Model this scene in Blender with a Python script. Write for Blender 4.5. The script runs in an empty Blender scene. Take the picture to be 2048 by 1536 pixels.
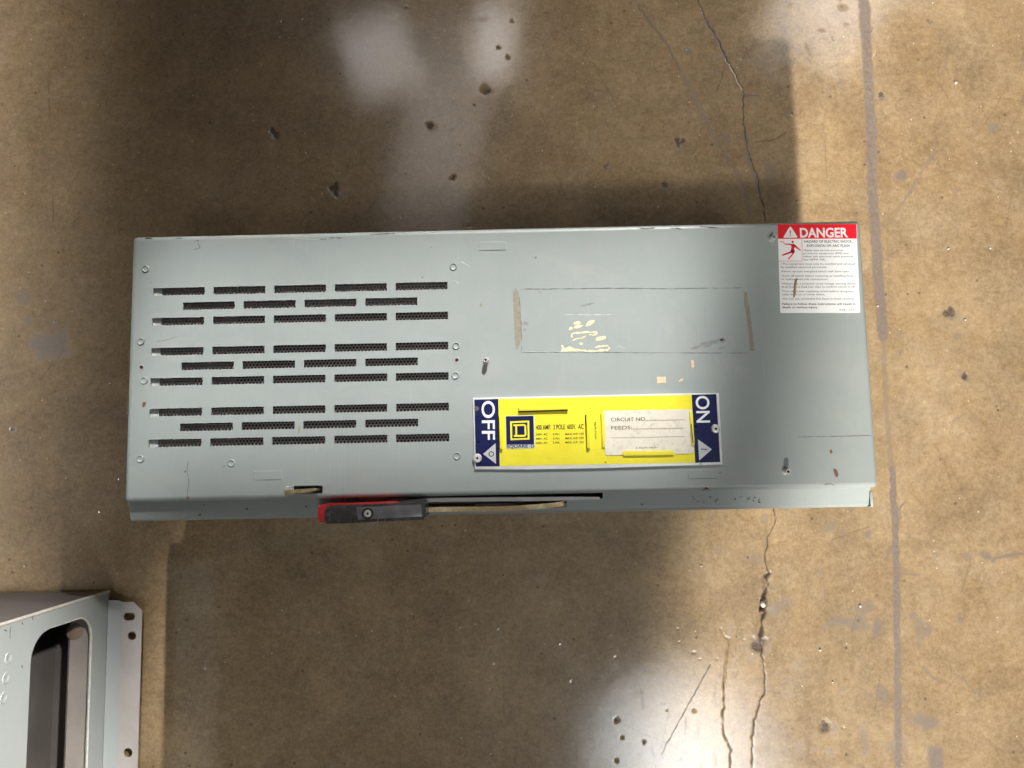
import bpy, bmesh, math, random
import numpy as np
from mathutils import Vector, Matrix, Euler
random.seed(7)
R = math.radians
sc = bpy.context.scene
C = sc.collection

# ------------------------------------------------------------------ camera
H = 0.230                                   # height of the switch cover above the floor
CAM = Vector((0.01757, -0.09055, 0.88814))
CROT = Euler((0.103977, 0.010157, -0.020079), 'XYZ')
FPX = 1540.0
cd = bpy.data.cameras.new('camera'); cam = bpy.data.objects.new('camera', cd); C.objects.link(cam)
cd.sensor_fit = 'HORIZONTAL'; cd.sensor_width = 36.0; cd.lens = 36.0 * FPX / 2048.0
cd.clip_start = 0.02; cd.clip_end = 100
cam.location = CAM; cam.rotation_euler = CROT
sc.camera = cam
CM = CROT.to_matrix()

# ------------------------------------------------------------------ world, lamps, exposure
w = bpy.data.worlds.new('World'); sc.world = w; w.use_nodes = True
bg = w.node_tree.nodes['Background']
bg.inputs['Color'].default_value = (1.0, 0.93, 0.83, 1); bg.inputs['Strength'].default_value = 0.07
sc.view_settings.view_transform = 'Standard'; sc.view_settings.look = 'None'
sc.view_settings.exposure = 0.0; sc.view_settings.gamma = 1.0; sc.view_settings.use_curve_mapping = False

def lamp(name, pos, target, sx, sy, power, color=(1, 1, 1), spread=180, roll=0):
    ld = bpy.data.lights.new(name, 'AREA'); ld.shape = 'RECTANGLE'; ld.size = sx; ld.size_y = sy
    ld.energy = power; ld.color = color; ld.spread = R(spread)
    o = bpy.data.objects.new(name, ld); C.objects.link(o)
    d = Vector(target) - Vector(pos)
    q = d.to_track_quat('-Z', 'Y') @ Euler((0, 0, R(roll))).to_quaternion()
    o.location = pos; o.rotation_mode = 'QUATERNION'; o.rotation_quaternion = q
    return o

def beam(name, target, az, el, dist, sx, sy, power, color=(1, 1, 1), spread=6, roll=0):
    # az: compass side the lamp stands on (0 = +x, 90 = +y)
    d = Vector((math.cos(R(az)) * math.cos(R(el)), math.sin(R(az)) * math.cos(R(el)), math.sin(R(el))))
    return lamp(name, Vector(target) + d * dist, target, sx, sy, power, color, spread, roll)

WARM = (1.0, 0.96, 0.90)
COOL = (0.93, 0.97, 1.0)
# narrow beam from the north, shaped to light only the cover
beam('cover_beam', (-0.075, 0.012, H), 78, 36, 4.0, 0.50, 0.130, 0.44, (1, 0.985, 0.96), 1.7, 7)
# row of lamps to the south: pool on the bare floor beyond the switch
beam('lamp_aisle', (0.75, -0.05, 0), 263, 37, 4.0, 0.98, 1.25, 9.2, WARM, 2.4, -8)
beam('fill_floor_north', (0.26, 0.42, 0), 258, 60, 4.0, 0.50, 0.40, 0.36, WARM, 9.0, -3)  # dim fill added to lighten the floor behind the switch
# added fill that makes the pool of light on the left floor
beam('fill_left', (-1.00, 0.08, 0), 180, 70, 4.0, 1.3, 0.76, 4.0, WARM, 6.0, 0)
# fill added to brighten the second enclosure
beam('fill_enclosure', (-0.56, -0.52, 0.08), 35, 44, 4.0, 0.50, 0.32, 1.2, (1, 0.98, 0.94), 3.2, 0)
# strips of daylight seen in the polish of the floor
def mirror_lamp(name, px, py, sx, sy, power, height=4.0, color=COOL, roll=0, spread=40):
    p = pz(px, py, 0); d = (p - CAM); d.z = -d.z; d.normalize()
    pos = p + d * (height / d.z)
    return lamp(name, pos, p, sx, sy, power, color, spread, roll)

def ray(px, py):
    return (CM @ Vector(((px - 1024) / FPX, (768 - py) / FPX, -1))).normalized()
def pz(px, py, z=H):
    d = ray(px, py); t = (z - CAM.z) / d.z
    return CAM + d * t
def pxw(px, py, X):
    d = ray(px, py); t = (X - CAM.x) / d.x
    return CAM + d * t

PINK = (1.0, 0.95, 0.93)
mirror_lamp('window_north', 762, 112, 0.46, 0.48, 0.060, color=PINK, spread=20)
mirror_lamp('window_east', 990, 85, 0.26, 0.46, 0.048, color=PINK, roll=-10, spread=20)
mirror_lamp('window_strip', 890, 260, 0.54, 1.5, 0.105, color=PINK, roll=-28, spread=20)
mirror_lamp('window_south', 1375, 1530, 1.25, 1.15, 0.95, spread=15)
mirror_lamp('window_top', 1660, 10, 0.70, 0.7, 0.10, spread=14)

# ------------------------------------------------------------------ helpers
def link(name, me, mat, parent=None):
    o = bpy.data.objects.new(name, me); C.objects.link(o)
    if mat: me.materials.append(mat)
    if parent: o.parent = parent; o.matrix_parent_inverse = parent.matrix_world.inverted()
    return o
def empty(name, loc, label, cat, group=None):
    o = bpy.data.objects.new(name, None); C.objects.link(o); o.location = loc
    o.empty_display_size = 0.05
    o['label'] = label; o['category'] = cat
    if group: o['group'] = group
    bpy.context.view_layer.update()
    return o
def tag(o, label, cat, group=None):
    o['label'] = label; o['category'] = cat
    if group: o['group'] = group
    return o
def from_bm(name, bm, mat, parent=None, smooth=True, ang=35):
    bmesh.ops.recalc_face_normals(bm, faces=bm.faces[:])
    me = bpy.data.meshes.new(name); bm.to_mesh(me); bm.free()
    if smooth:
        for p in me.polygons: p.use_smooth = True
        me.set_sharp_from_angle(angle=R(ang))
    return link(name, me, mat, parent)
def prism(name, pts, z0, z1, mat, parent=None, bevel=0, seg=2):
    bm = bmesh.new()
    a = [bm.verts.new((p[0], p[1], z0)) for p in pts]
    b = [bm.verts.new((p[0], p[1], z1)) for p in pts]
    n = len(pts)
    bm.faces.new(b); bm.faces.new(a[::-1])
    for i in range(n): bm.faces.new((a[i], a[(i + 1) % n], b[(i + 1) % n], b[i]))
    if bevel:
        es = [e for e in bm.edges if all(v.co.z > max(z0, z1) - 1e-7 for v in e.verts)]
        bmesh.ops.bevel(bm, geom=es, offset=bevel, segments=seg, affect='EDGES', profile=0.6)
    bmesh.ops.triangulate(bm, faces=[f for f in bm.faces if len(f.verts) > 4])
    return from_bm(name, bm, mat, parent)
def ppx(name, pts, zb, t, mat, parent, bevel=0):        # outline given in photo pixels on the plane zb
    return prism(name, [pz(x, y, zb)[:2] for x, y in pts], zb - 0.00005, zb + t, mat, parent, bevel)
def box(name, x0, x1, y0, y1, z0, z1, mat, parent=None, bevel=0.0, seg=2):
    bm = bmesh.new(); bmesh.ops.create_cube(bm, size=1)
    for v in bm.verts:
        v.co = Vector((x0 + (v.co.x + .5) * (x1 - x0), y0 + (v.co.y + .5) * (y1 - y0), z0 + (v.co.z + .5) * (z1 - z0)))
    if bevel: bmesh.ops.bevel(bm, geom=bm.edges[:], offset=bevel, segments=seg, affect='EDGES', profile=0.5)
    return from_bm(name, bm, mat, parent)
def lathe(name, prof, c, mat, parent=None, n=20):       # prof: (radius, z) from centre out
    bm = bmesh.new(); rings = []
    for r, z in prof:
        if r < 1e-7: rings.append([bm.verts.new((c[0], c[1], c[2] + z))])
        else: rings.append([bm.verts.new((c[0] + r * math.cos(2 * math.pi * k / n), c[1] + r * math.sin(2 * math.pi * k / n), c[2] + z)) for k in range(n)])
    for A, B in zip(rings[:-1], rings[1:]):
        for k in range(n):
            k2 = (k + 1) % n
            if len(A) == 1: bm.faces.new((A[0], B[k], B[k2]))
            elif len(B) == 1: bm.faces.new((A[k], B[0], A[k2]))
            else: bm.faces.new((A[k], B[k], B[k2], A[k2]))
    return from_bm(name, bm, mat, parent, ang=40)
def tube(name, pts, r, mat, parent=None, n=5, taper=True):
    bm = bmesh.new(); rings = []; pts = [Vector(p) for p in pts]
    for i, p in enumerate(pts):
        t = (pts[min(i + 1, len(pts) - 1)] - pts[max(i - 1, 0)]).normalized()
        a = t.cross(Vector((0, 0, 1)));  a = a.normalized() if a.length > 1e-5 else Vector((1, 0, 0))
        b = t.cross(a).normalized()
        rr = r * (0.5 if taper and i in (0, len(pts) - 1) else 1)
        rings.append([bm.verts.new(p + (a * math.cos(2 * math.pi * k / n) + b * math.sin(2 * math.pi * k / n)) * rr) for k in range(n)])
    for A, B in zip(rings[:-1], rings[1:]):
        for k in range(n): bm.faces.new((A[k], A[(k + 1) % n], B[(k + 1) % n], B[k]))
    bm.faces.new(rings[0]); bm.faces.new(rings[-1][::-1])
    return from_bm(name, bm, mat, parent)
def ribbon_px(name, pts, wpx, z, t, mat, parent, jit=0.0, sub=4):
    P = []
    for (x0, y0), (x1, y1) in zip(pts[:-1], pts[1:]):
        for k in range(sub): P.append((x0 + (x1 - x0) * k / sub, y0 + (y1 - y0) * k / sub))
    P.append(pts[-1])
    L, Rr = [], []
    for i, p in enumerate(P):
        q0 = P[max(i - 1, 0)]; q1 = P[min(i + 1, len(P) - 1)]
        dx, dy = q1[0] - q0[0], q1[1] - q0[1]; l = math.hypot(dx, dy) or 1
        ww = wpx * 0.5 * (1 + random.uniform(-jit, jit))
        if i in (0, len(P) - 1): ww *= 0.35
        ox, oy = random.uniform(-jit, jit) * wpx * .4, random.uniform(-jit, jit) * wpx * .4
        L.append((p[0] - dy / l * ww + ox, p[1] + dx / l * ww + oy)); Rr.append((p[0] + dy / l * ww + ox, p[1] - dx / l * ww + oy))
    bm = bmesh.new()
    top = []
    for a, b in zip(L, Rr):
        A, B = pz(a[0], a[1], z), pz(b[0], b[1], z)
        top.append((bm.verts.new((A.x, A.y, z + t)), bm.verts.new((B.x, B.y, z + t)), bm.verts.new((A.x, A.y, z - .0001)), bm.verts.new((B.x, B.y, z - .0001))))
    for u, v in zip(top[:-1], top[1:]):
        bm.faces.new((u[0], v[0], v[1], u[1])); bm.faces.new((u[0], u[2], v[2], v[0])); bm.faces.new((u[1], v[1], v[3], u[3]))
    return from_bm(name, bm, mat, parent)
def blob_px(name, cx, cy, rx, ry, z, t, mat, parent, n=14, jit=.25, rot=0):
    pts = []
    for k in range(n):
        a = 2 * math.pi * k / n; r = 1 + random.uniform(-jit, jit)
        x, y = rx * r * math.cos(a), ry * r * math.sin(a)
        pts.append((cx + x * math.cos(rot) - y * math.sin(rot), cy + x * math.sin(rot) + y * math.cos(rot)))
    return ppx(name, pts, z, t, mat, parent)

def text(name, s, a, b, hpx, z, mat, parent, bold=0.0, t=0.00012, turn=0, fit=True, sp=1.0):
    """lettering from photo pixel a (left, middle of cap height) to b (right); hpx = cap height in pixels"""
    A, B = pz(a[0], a[1], z), pz(b[0], b[1], z)
    cu = bpy.data.curves.new(name, 'FONT'); cu.body = s; cu.size = 1.0; cu.resolution_u = 5 if hpx > 6 else 2; cu.offset = bold; cu.space_character = sp
    ob = bpy.data.objects.new(name, cu)
    me = bpy.data.meshes.new_from_object(ob)
    bpy.data.objects.remove(ob); bpy.data.curves.remove(cu)
    me.name = name
    n = len(me.vertices); co = np.zeros(n * 3); me.vertices.foreach_get('co', co); co = co.reshape(-1, 3)
    x0, x1 = co[:, 0].min(), co[:, 0].max()
    cap = 0.715
    wd = (B - A).length
    mm = (pz(a[0], a[1] + hpx, z) - A).length
    u = (B - A).normalized(); v = Vector((-u.y, u.x, 0))
    lx = (co[:, 0] - x0) / (x1 - x0) * wd; ly = (co[:, 1] / cap - .5) * mm
    out = np.zeros_like(co)
    out[:, 0] = A.x + lx * u.x + ly * v.x; out[:, 1] = A.y + lx * u.y + ly * v.y; out[:, 2] = z + t
    me.vertices.foreach_set('co', out.ravel()); me.update()
    return link(name, me, mat, parent)

# ------------------------------------------------------------------ materials
def newmat(name):
    m = bpy.data.materials.new(name); m.use_nodes = True
    nt = m.node_tree; b = nt.nodes['Principled BSDF']
    return m, nt, b
def N(nt, kind, **kw):
    n = nt.nodes.new(kind)
    for k, v in kw.items():
        if hasattr(n, k): setattr(n, k, v)
        else: n.inputs[k.replace('_', ' ')].default_value = v
    return n
def ramp(nt, src, stops):
    r = nt.nodes.new('ShaderNodeValToRGB')
    el = r.color_ramp.elements
    while len(el) < len(stops): el.new(0.5)
    for e, (p, c) in zip(el, stops):
        e.position = p; e.color = (c, c, c, 1) if isinstance(c, (int, float)) else (*c, 1)
    nt.links.new(src, r.inputs[0]); return r
def noise(nt, scale, detail=4, rough=.6, coord=None, dist=0):
    n = nt.nodes.new('ShaderNodeTexNoise'); n.inputs['Scale'].default_value = scale
    n.inputs['Detail'].default_value = detail; n.inputs['Roughness'].default_value = rough; n.inputs['Distortion'].default_value = dist
    if coord is not None: nt.links.new(coord, n.inputs['Vector'])
    return n
def mix(nt, fac, a, b, mode='MIX'):
    m = nt.nodes.new('ShaderNodeMix'); m.data_type = 'RGBA'; m.blend_type = mode
    for sock, v in ((m.inputs[0], fac), (m.inputs[6], a), (m.inputs[7], b)):
        if hasattr(v, 'links') or hasattr(v, 'is_output'): nt.links.new(v, sock)
        elif isinstance(v, (int, float)): sock.default_value = v
        else: sock.default_value = (*v, 1)
    return m.outputs[2]
def math_(nt, op, a, b=0.0):
    m = nt.nodes.new('ShaderNodeMath'); m.operation = op
    for i, v in enumerate((a, b)):
        if hasattr(v, 'is_output'): nt.links.new(v, m.inputs[i])
        else: m.inputs[i].default_value = v
    return m.outputs[0]
def coords(nt):
    g = nt.nodes.new('ShaderNodeNewGeometry'); return g.outputs['Position']
def bump(nt, b, h, strength, dist=.001):
    n = nt.nodes.new('ShaderNodeBump'); n.inputs['Strength'].default_value = strength; n.inputs['Distance'].default_value = dist
    nt.links.new(h, n.inputs['Height']); nt.links.new(n.outputs[0], b.inputs['Normal'])

def simple(name, col, rough=.5, metal=0.0, var=.12, scale=60, spec=.5):
    m, nt, b = newmat(name); co = coords(nt)
    n = noise(nt, scale, 5, .65, co)
    r = ramp(nt, n.outputs[0], [(.25, tuple(c * (1 - var) for c in col)), (.75, tuple(min(1, c * (1 + var)) for c in col))])
    nt.links.new(r.outputs[0], b.inputs['Base Color'])
    b.inputs['Roughness'].default_value = rough; b.inputs['Metallic'].default_value = metal
    b.inputs['Specular IOR Level'].default_value = spec
    r2 = ramp(nt, n.outputs[0], [(.2, rough * .8), (.8, min(1, rough * 1.2))]); nt.links.new(r2.outputs[0], b.inputs['Roughness'])
    return m

def paint_mat(name, col, rough=.36):
    m, nt, b = newmat(name); co = coords(nt)
    n1 = noise(nt, 9, 4, .55, co); n2 = noise(nt, 420, 3, .6, co); n3 = noise(nt, 75, 6, .7, co, .6)
    c = ramp(nt, n1.outputs[0], [(.3, tuple(k * .95 for k in col)), (.7, tuple(k * 1.04 for k in col))]).outputs[0]
    grime = ramp(nt, n3.outputs[0], [(.62, 0.0), (.80, .35)]).outputs[0]
    c = mix(nt, grime, c, (col[0] * .72, col[1] * .70, col[2] * .64))
    dust = noise(nt, 26, 6, .72, co, 1.2); c = mix(nt, ramp(nt, dust.outputs[0], [(.48, 0.0), (.72, .22)]).outputs[0], c, (.46, .45, .41))
    for rz, sc_ in ((.35, (900, 14, 1)), (-1.1, (700, 20, 1)), (1.45, (800, 10, 1))):
        mp = N(nt, 'ShaderNodeMapping'); mp.inputs['Rotation'].default_value = (0, 0, rz); mp.inputs['Scale'].default_value = sc_; nt.links.new(co, mp.inputs[0])
        ln = noise(nt, 1, 2, .5, mp.outputs[0]); gt = noise(nt, 12, 3, .6, co)
        k = math_(nt, 'MULTIPLY', ramp(nt, ln.outputs[0], [(.66, 0.0), (.74, .35)]).outputs[0], ramp(nt, gt.outputs[0], [(.5, 0.0), (.62, 1.0)]).outputs[0])
        c = mix(nt, k, c, (.24, .25, .235) if rz > 0 else (.50, .52, .50))
    # sparse dark nicks
    v = N(nt, 'ShaderNodeTexVoronoi'); v.inputs['Scale'].default_value = 46; nt.links.new(co, v.inputs['Vector'])
    spot = math_(nt, 'LESS_THAN', v.outputs['Distance'], .045)
    gate = math_(nt, 'GREATER_THAN', noise(nt, 30, 2, .5, co).outputs[0], .56)
    c = mix(nt, math_(nt, 'MULTIPLY', math_(nt, 'MULTIPLY', spot, gate), .7), c, (.10, .09, .08))
    nt.links.new(c, b.inputs['Base Color'])
    rr = ramp(nt, n3.outputs[0], [(.3, rough * .85), (.75, rough * 1.35)]); nt.links.new(rr.outputs[0], b.inputs['Roughness'])
    b.inputs['Specular IOR Level'].default_value = .5
    big = noise(nt, 5.5, 2, .5, co)
    h = math_(nt, 'ADD', math_(nt, 'MULTIPLY', big.outputs[0], 6.0), math_(nt, 'MULTIPLY', n2.outputs[0], .05))
    bump(nt, b, h, .35, .0012)
    return m

PAINT = paint_mat('grey_paint', (.325, .360, .344))
PAINT2 = paint_mat('grey_paint_light', (.40, .43, .42), .42)
PRIMER = simple('dull_primer', (.19, .168, .162), .65, var=.2, scale=25)
FLANGE = simple('pinkish_primer', (.50, .455, .425), .55, var=.10, scale=30)
EDGE = simple('chipped_white_edge', (.66, .62, .56), .5, var=.2, scale=120)
LIP = simple('inner_lip', (.30, .262, .235), .6, var=.15, scale=30)
KNOCK = simple('brown_knockout', (.20, .15, .10), .6, var=.2)
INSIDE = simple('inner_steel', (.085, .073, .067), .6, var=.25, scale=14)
DARK = simple('dark_interior', (.02, .018, .016), .8)
SCREEN = simple('screen_metal', (.27, .24, .22), .5, .3, .2, 40)
BARE = simple('bare_edge', (.50, .48, .43), .45, .3)
GALV = simple('galvanised', (.62, .60, .57), .32, .35, .15, 30)
def brass_mat():
    m, nt, b = newmat('worn_brass'); co = coords(nt)
    n = noise(nt, 1500, 2, .6, co); n2 = noise(nt, 34, 3, .6, co)
    c = ramp(nt, n.outputs[0], [(.36, (.22, .16, .08)), (.50, (.60, .48, .27)), (.8, (.80, .70, .47))]).outputs[0]
    c = mix(nt, ramp(nt, n2.outputs[0], [(.42, .75), (.6, 0.0)]).outputs[0], c, (.20, .12, .06))
    nt.links.new(c, b.inputs['Base Color']); b.inputs['Metallic'].default_value = .55; b.inputs['Roughness'].default_value = .45
    return m
BRASS = brass_mat()
ALU = simple('aluminium_plate', (.74, .75, .74), .38, .25, .08, 90)
NAVY = simple('navy_print', (.010, .013, .072), .30, var=.2, scale=200)
INK = simple('black_ink', (.020, .018, .012), .55)
INKSOFT = simple('grey_ink', (.085, .085, .085), .6)
WHITE = simple('white_print', (.78, .80, .80), .4, var=.04)
SILVER = simple('silver_print', (.62, .64, .64), .35, .2, .06)
RIVET = simple('white_rivet', (.72, .70, .66), .35, .35, .08)
REDG = simple('red_plastic', (.55, .030, .032), .40, var=.15)
REDP = simple('red_print', (.74, .008, .020), .45, var=.05)
REDL = simple('red_line', (.72, .13, .15), .5, var=.05)
LABEL = simple('label_vinyl', (.88, .88, .86), .42, var=.025, scale=30)
def yellow_mat():
    m, nt, b = newmat('yellow_enamel'); co = coords(nt)
    n = noise(nt, 38, 5, .65, co); mp = N(nt, 'ShaderNodeMapping'); mp.inputs['Scale'].default_value = (60, 700, 1); mp.inputs['Rotation'].default_value = (0, 0, .4)
    nt.links.new(co, mp.inputs[0]); s = noise(nt, 1, 3, .6, mp.outputs[0])
    c = ramp(nt, n.outputs[0], [(.3, (.82, .70, .030)), (.7, (.90, .80, .045))]).outputs[0]
    c = mix(nt, ramp(nt, s.outputs[0], [(.62, 0.0), (.8, .4)]).outputs[0], c, (.42, .34, .05))
    nt.links.new(c, b.inputs['Base Color']); b.inputs['Roughness'].default_value = .38
    return m
YEL = yellow_mat()
def card_mat():
    m, nt, b = newmat('stained_card'); co = coords(nt)
    n = noise(nt, 260, 5, .75, co); n2 = noise(nt, 40, 4, .6, co)
    c = ramp(nt, n2.outputs[0], [(.3, (.74, .68, .56)), (.7, (.82, .76, .64))]).outputs[0]
    c = mix(nt, ramp(nt, n.outputs[0], [(.52, 0.0), (.78, .8)]).outputs[0], c, (.40, .32, .22))
    nt.links.new(c, b.inputs['Base Color']); b.inputs['Roughness'].default_value = .8
    return m
CARD = card_mat()
def grip_mat():
    m, nt, b = newmat('scuffed_black_plastic'); co = coords(nt)
    n = noise(nt, 70, 6, .7, co, .5); mp = N(nt, 'ShaderNodeMapping'); mp.inputs['Scale'].default_value = (300, 25, 40); nt.links.new(co, mp.inputs[0])
    s = noise(nt, 1, 4, .7, mp.outputs[0])
    c = ramp(nt, n.outputs[0], [(.3, (.045, .043, .042)), (.8, (.095, .09, .09))]).outputs[0]
    c = mix(nt, ramp(nt, s.outputs[0], [(.58, 0.0), (.75, .5)]).outputs[0], c, (.30, .27, .25))
    nt.links.new(c, b.inputs['Base Color'])
    nt.links.new(ramp(nt, n.outputs[0], [(.3, .16), (.7, .36)]).outputs[0], b.inputs['Roughness'])
    bump(nt, b, n.outputs[0], .3, .001)
    return m
GRIP = grip_mat()
GRIP_LIT = simple('lit_grip_plastic', (.19, .185, .195), .24, var=.25, scale=110)  # grip plastic made paler, the lit look of the cap put into its colour
CREAM = simple('cream_residue', (.80, .70, .44), .7, var=.1, scale=300)
TAN = simple('tan_residue', (.78, .56, .36), .7, var=.1, scale=300)
TAPE = simple('dried_tape', (.27, .245, .185), .6, var=.25, scale=260)
RUST = simple('rust_chip', (.17, .085, .05), .8, var=.35, scale=400)
SCRATCH = simple('dark_scratch', (.11, .10, .085), .7)
LIGHTSCR = simple('pale_scratch', (.62, .64, .62), .5)
STAIN = simple('faint_grime', (.255, .265, .25), .55, var=.2, scale=300)
PAD_SHADE = simple('painted_shade_line', (.15, .16, .15), .6)  # shaded sides of the embossed pads, painted as dark lines
PAD_LIT = simple('painted_lit_line', (.55, .57, .55), .5)  # lit sides of the embossed pads, painted as pale lines
STRAW = simple('dry_straw', (.36, .27, .13), .8)
STONE = simple('pale_grit', (.62, .57, .50), .8, var=.15, scale=300)
HAIR = simple('grey_hair', (.45, .42, .38), .5)

def floor_mat():
    m, nt, b = newmat('sealed_concrete'); co = coords(nt)
    at = N(nt, 'ShaderNodeAttribute'); at.attribute_name = 'marks'
    sep = nt.nodes.new('ShaderNodeSeparateColor'); nt.links.new(at.outputs['Color'], sep.inputs[0])
    crack, grey, pit = sep.outputs[0], sep.outputs[1], sep.outputs[2]
    n1 = noise(nt, 3.2, 5, .6, co, .4)          # clouds
    n2 = noise(nt, 17, 6, .68, co, .5)
    n3 = noise(nt, 120, 6, .75, co, .3)         # worn grain
    n4 = noise(nt, 600, 3, .7, co)
    mp = N(nt, 'ShaderNodeMapping'); mp.inputs['Scale'].default_value = (520, 16, 1); nt.links.new(co, mp.inputs[0])
    st = noise(nt, 1, 4, .6, mp.outputs[0])     # trowel and sweeping lines
    n5 = noise(nt, 290, 5, .75, co, .2)
    f = math_(nt, 'ADD', math_(nt, 'MULTIPLY', n1.outputs[0], .24), math_(nt, 'MULTIPLY', n2.outputs[0], .26))
    f = math_(nt, 'ADD', f, math_(nt, 'MULTIPLY', n3.outputs[0], .28))
    f = math_(nt, 'ADD', f, math_(nt, 'MULTIPLY', n5.outputs[0], .22))
    c = ramp(nt, f, [(.36, (.155, .102, .052)), (.445, (.262, .176, .090)), (.51, (.345, .238, .126)), (.575, (.430, .306, .172)), (.66, (.570, .434, .278))]).outputs[0]
    hue = ramp(nt, noise(nt, 14, 6, .7, co, .9).outputs[0], [(.42, 0.0), (.64, .75)]).outputs[0]
    c = mix(nt, hue, c, mix(nt, 1.0, c, (.92, .98, 1.10), 'MULTIPLY'))
    c = mix(nt, ramp(nt, st.outputs[0], [(.56, 0.0), (.75, .22)]).outputs[0], c, (.16, .10, .055))
    c = mix(nt, ramp(nt, n4.outputs[0], [(.60, 0.0), (.78, .35)]).outputs[0], c, (.52, .38, .22))
    c = mix(nt, ramp(nt, n4.outputs[0], [(.24, .35), (.40, 0.0)]).outputs[0], c, (.12, .075, .04))
    # grey cement showing through the seal
    rag = math_(nt, 'ADD', grey, math_(nt, 'MULTIPLY', math_(nt, 'SUBTRACT', math_(nt, 'ADD', math_(nt, 'MULTIPLY', n5.outputs[0], .6), math_(nt, 'MULTIPLY', n3.outputs[0], .6)), .6), 1.9))
    g = math_(nt, 'MULTIPLY', ramp(nt, rag, [(.34, 0.0), (.78, .86)]).outputs[0], math_(nt, 'MINIMUM', math_(nt, 'MULTIPLY', grey, 5.0), 1.0))
    gcol = ramp(nt, n5.outputs[0], [(.3, (.145, .115, .096)), (.7, (.245, .196, .165))]).outputs[0]
    c = mix(nt, g, c, gcol)
    # pale sand grains
    v = N(nt, 'ShaderNodeTexVoronoi'); v.inputs['Scale'].default_value = 95; nt.links.new(co, v.inputs['Vector'])
    wn = nt.nodes.new('ShaderNodeSeparateColor'); nt.links.new(v.outputs['Color'], wn.inputs[0])
    sp = math_(nt, 'MULTIPLY', math_(nt, 'LESS_THAN', v.outputs['Distance'], .085), math_(nt, 'GREATER_THAN', wn.outputs[0], .80))
    c = mix(nt, math_(nt, 'MULTIPLY', sp, .75), c, (.72, .60, .44))
    v2 = N(nt, 'ShaderNodeTexVoronoi'); v2.inputs['Scale'].default_value = 70; nt.links.new(co, v2.inputs['Vector'])
    wn2 = nt.nodes.new('ShaderNodeSeparateColor'); nt.links.new(v2.outputs['Color'], wn2.inputs[0])
    sp2 = math_(nt, 'MULTIPLY', math_(nt, 'LESS_THAN', v2.outputs['Distance'], .12), math_(nt, 'GREATER_THAN', wn2.outputs[1], .86))
    c = mix(nt, math_(nt, 'MULTIPLY', sp2, .6), c, (.075, .05, .032))
    pr_ = ramp(nt, math_(nt, 'ADD', pit, math_(nt, 'MULTIPLY', math_(nt, 'SUBTRACT', n5.outputs[0], .5), 1.4)), [(.35, 0.0), (.75, .9)]).outputs[0]
    pr_ = math_(nt, 'MULTIPLY', pr_, math_(nt, 'MINIMUM', math_(nt, 'MULTIPLY', pit, 4.0), 1.0))
    c = mix(nt, pr_, c, ramp(nt, n4.outputs[0], [(.4, (.050, .036, .026)), (.65, (.14, .105, .078))]).outputs[0])
    cm = math_(nt, 'MULTIPLY', crack, ramp(nt, n5.outputs[0], [(.30, .75), (.55, 1.0)]).outputs[0])
    c = mix(nt, cm, c, (.036, .026, .018))
    nt.links.new(c, b.inputs['Base Color'])
    r = ramp(nt, n2.outputs[0], [(.3, .40), (.7, .52)]).outputs[0]
    rough = math_(nt, 'ADD', r, math_(nt, 'MULTIPLY', math_(nt, 'MAXIMUM', math_(nt, 'MAXIMUM', crack, grey), pit), .22))
    nt.links.new(rough, b.inputs['Roughness'])
    b.inputs['Specular IOR Level'].default_value = .25
    nt.links.new(ramp(nt, math_(nt, 'MAXIMUM', crack, pit), [(.35, .8), (.85, .1)]).outputs[0], b.inputs['Coat Weight']); b.inputs['Coat IOR'].default_value = 1.45
    cr = math_(nt, 'ADD', ramp(nt, n2.outputs[0], [(.3, .085), (.7, .125)]).outputs[0], math_(nt, 'MULTIPLY', math_(nt, 'MAXIMUM', math_(nt, 'MULTIPLY', crack, .4), math_(nt, 'MAXIMUM', grey, pit)), .3))
    nt.links.new(cr, b.inputs['Coat Roughness'])
    h = math_(nt, 'ADD', math_(nt, 'MULTIPLY', n3.outputs[0], .6), math_(nt, 'MULTIPLY', n4.outputs[0], .25))
    bump(nt, b, h, .16, .0010)
    return m
FLOOR = floor_mat()

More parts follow.
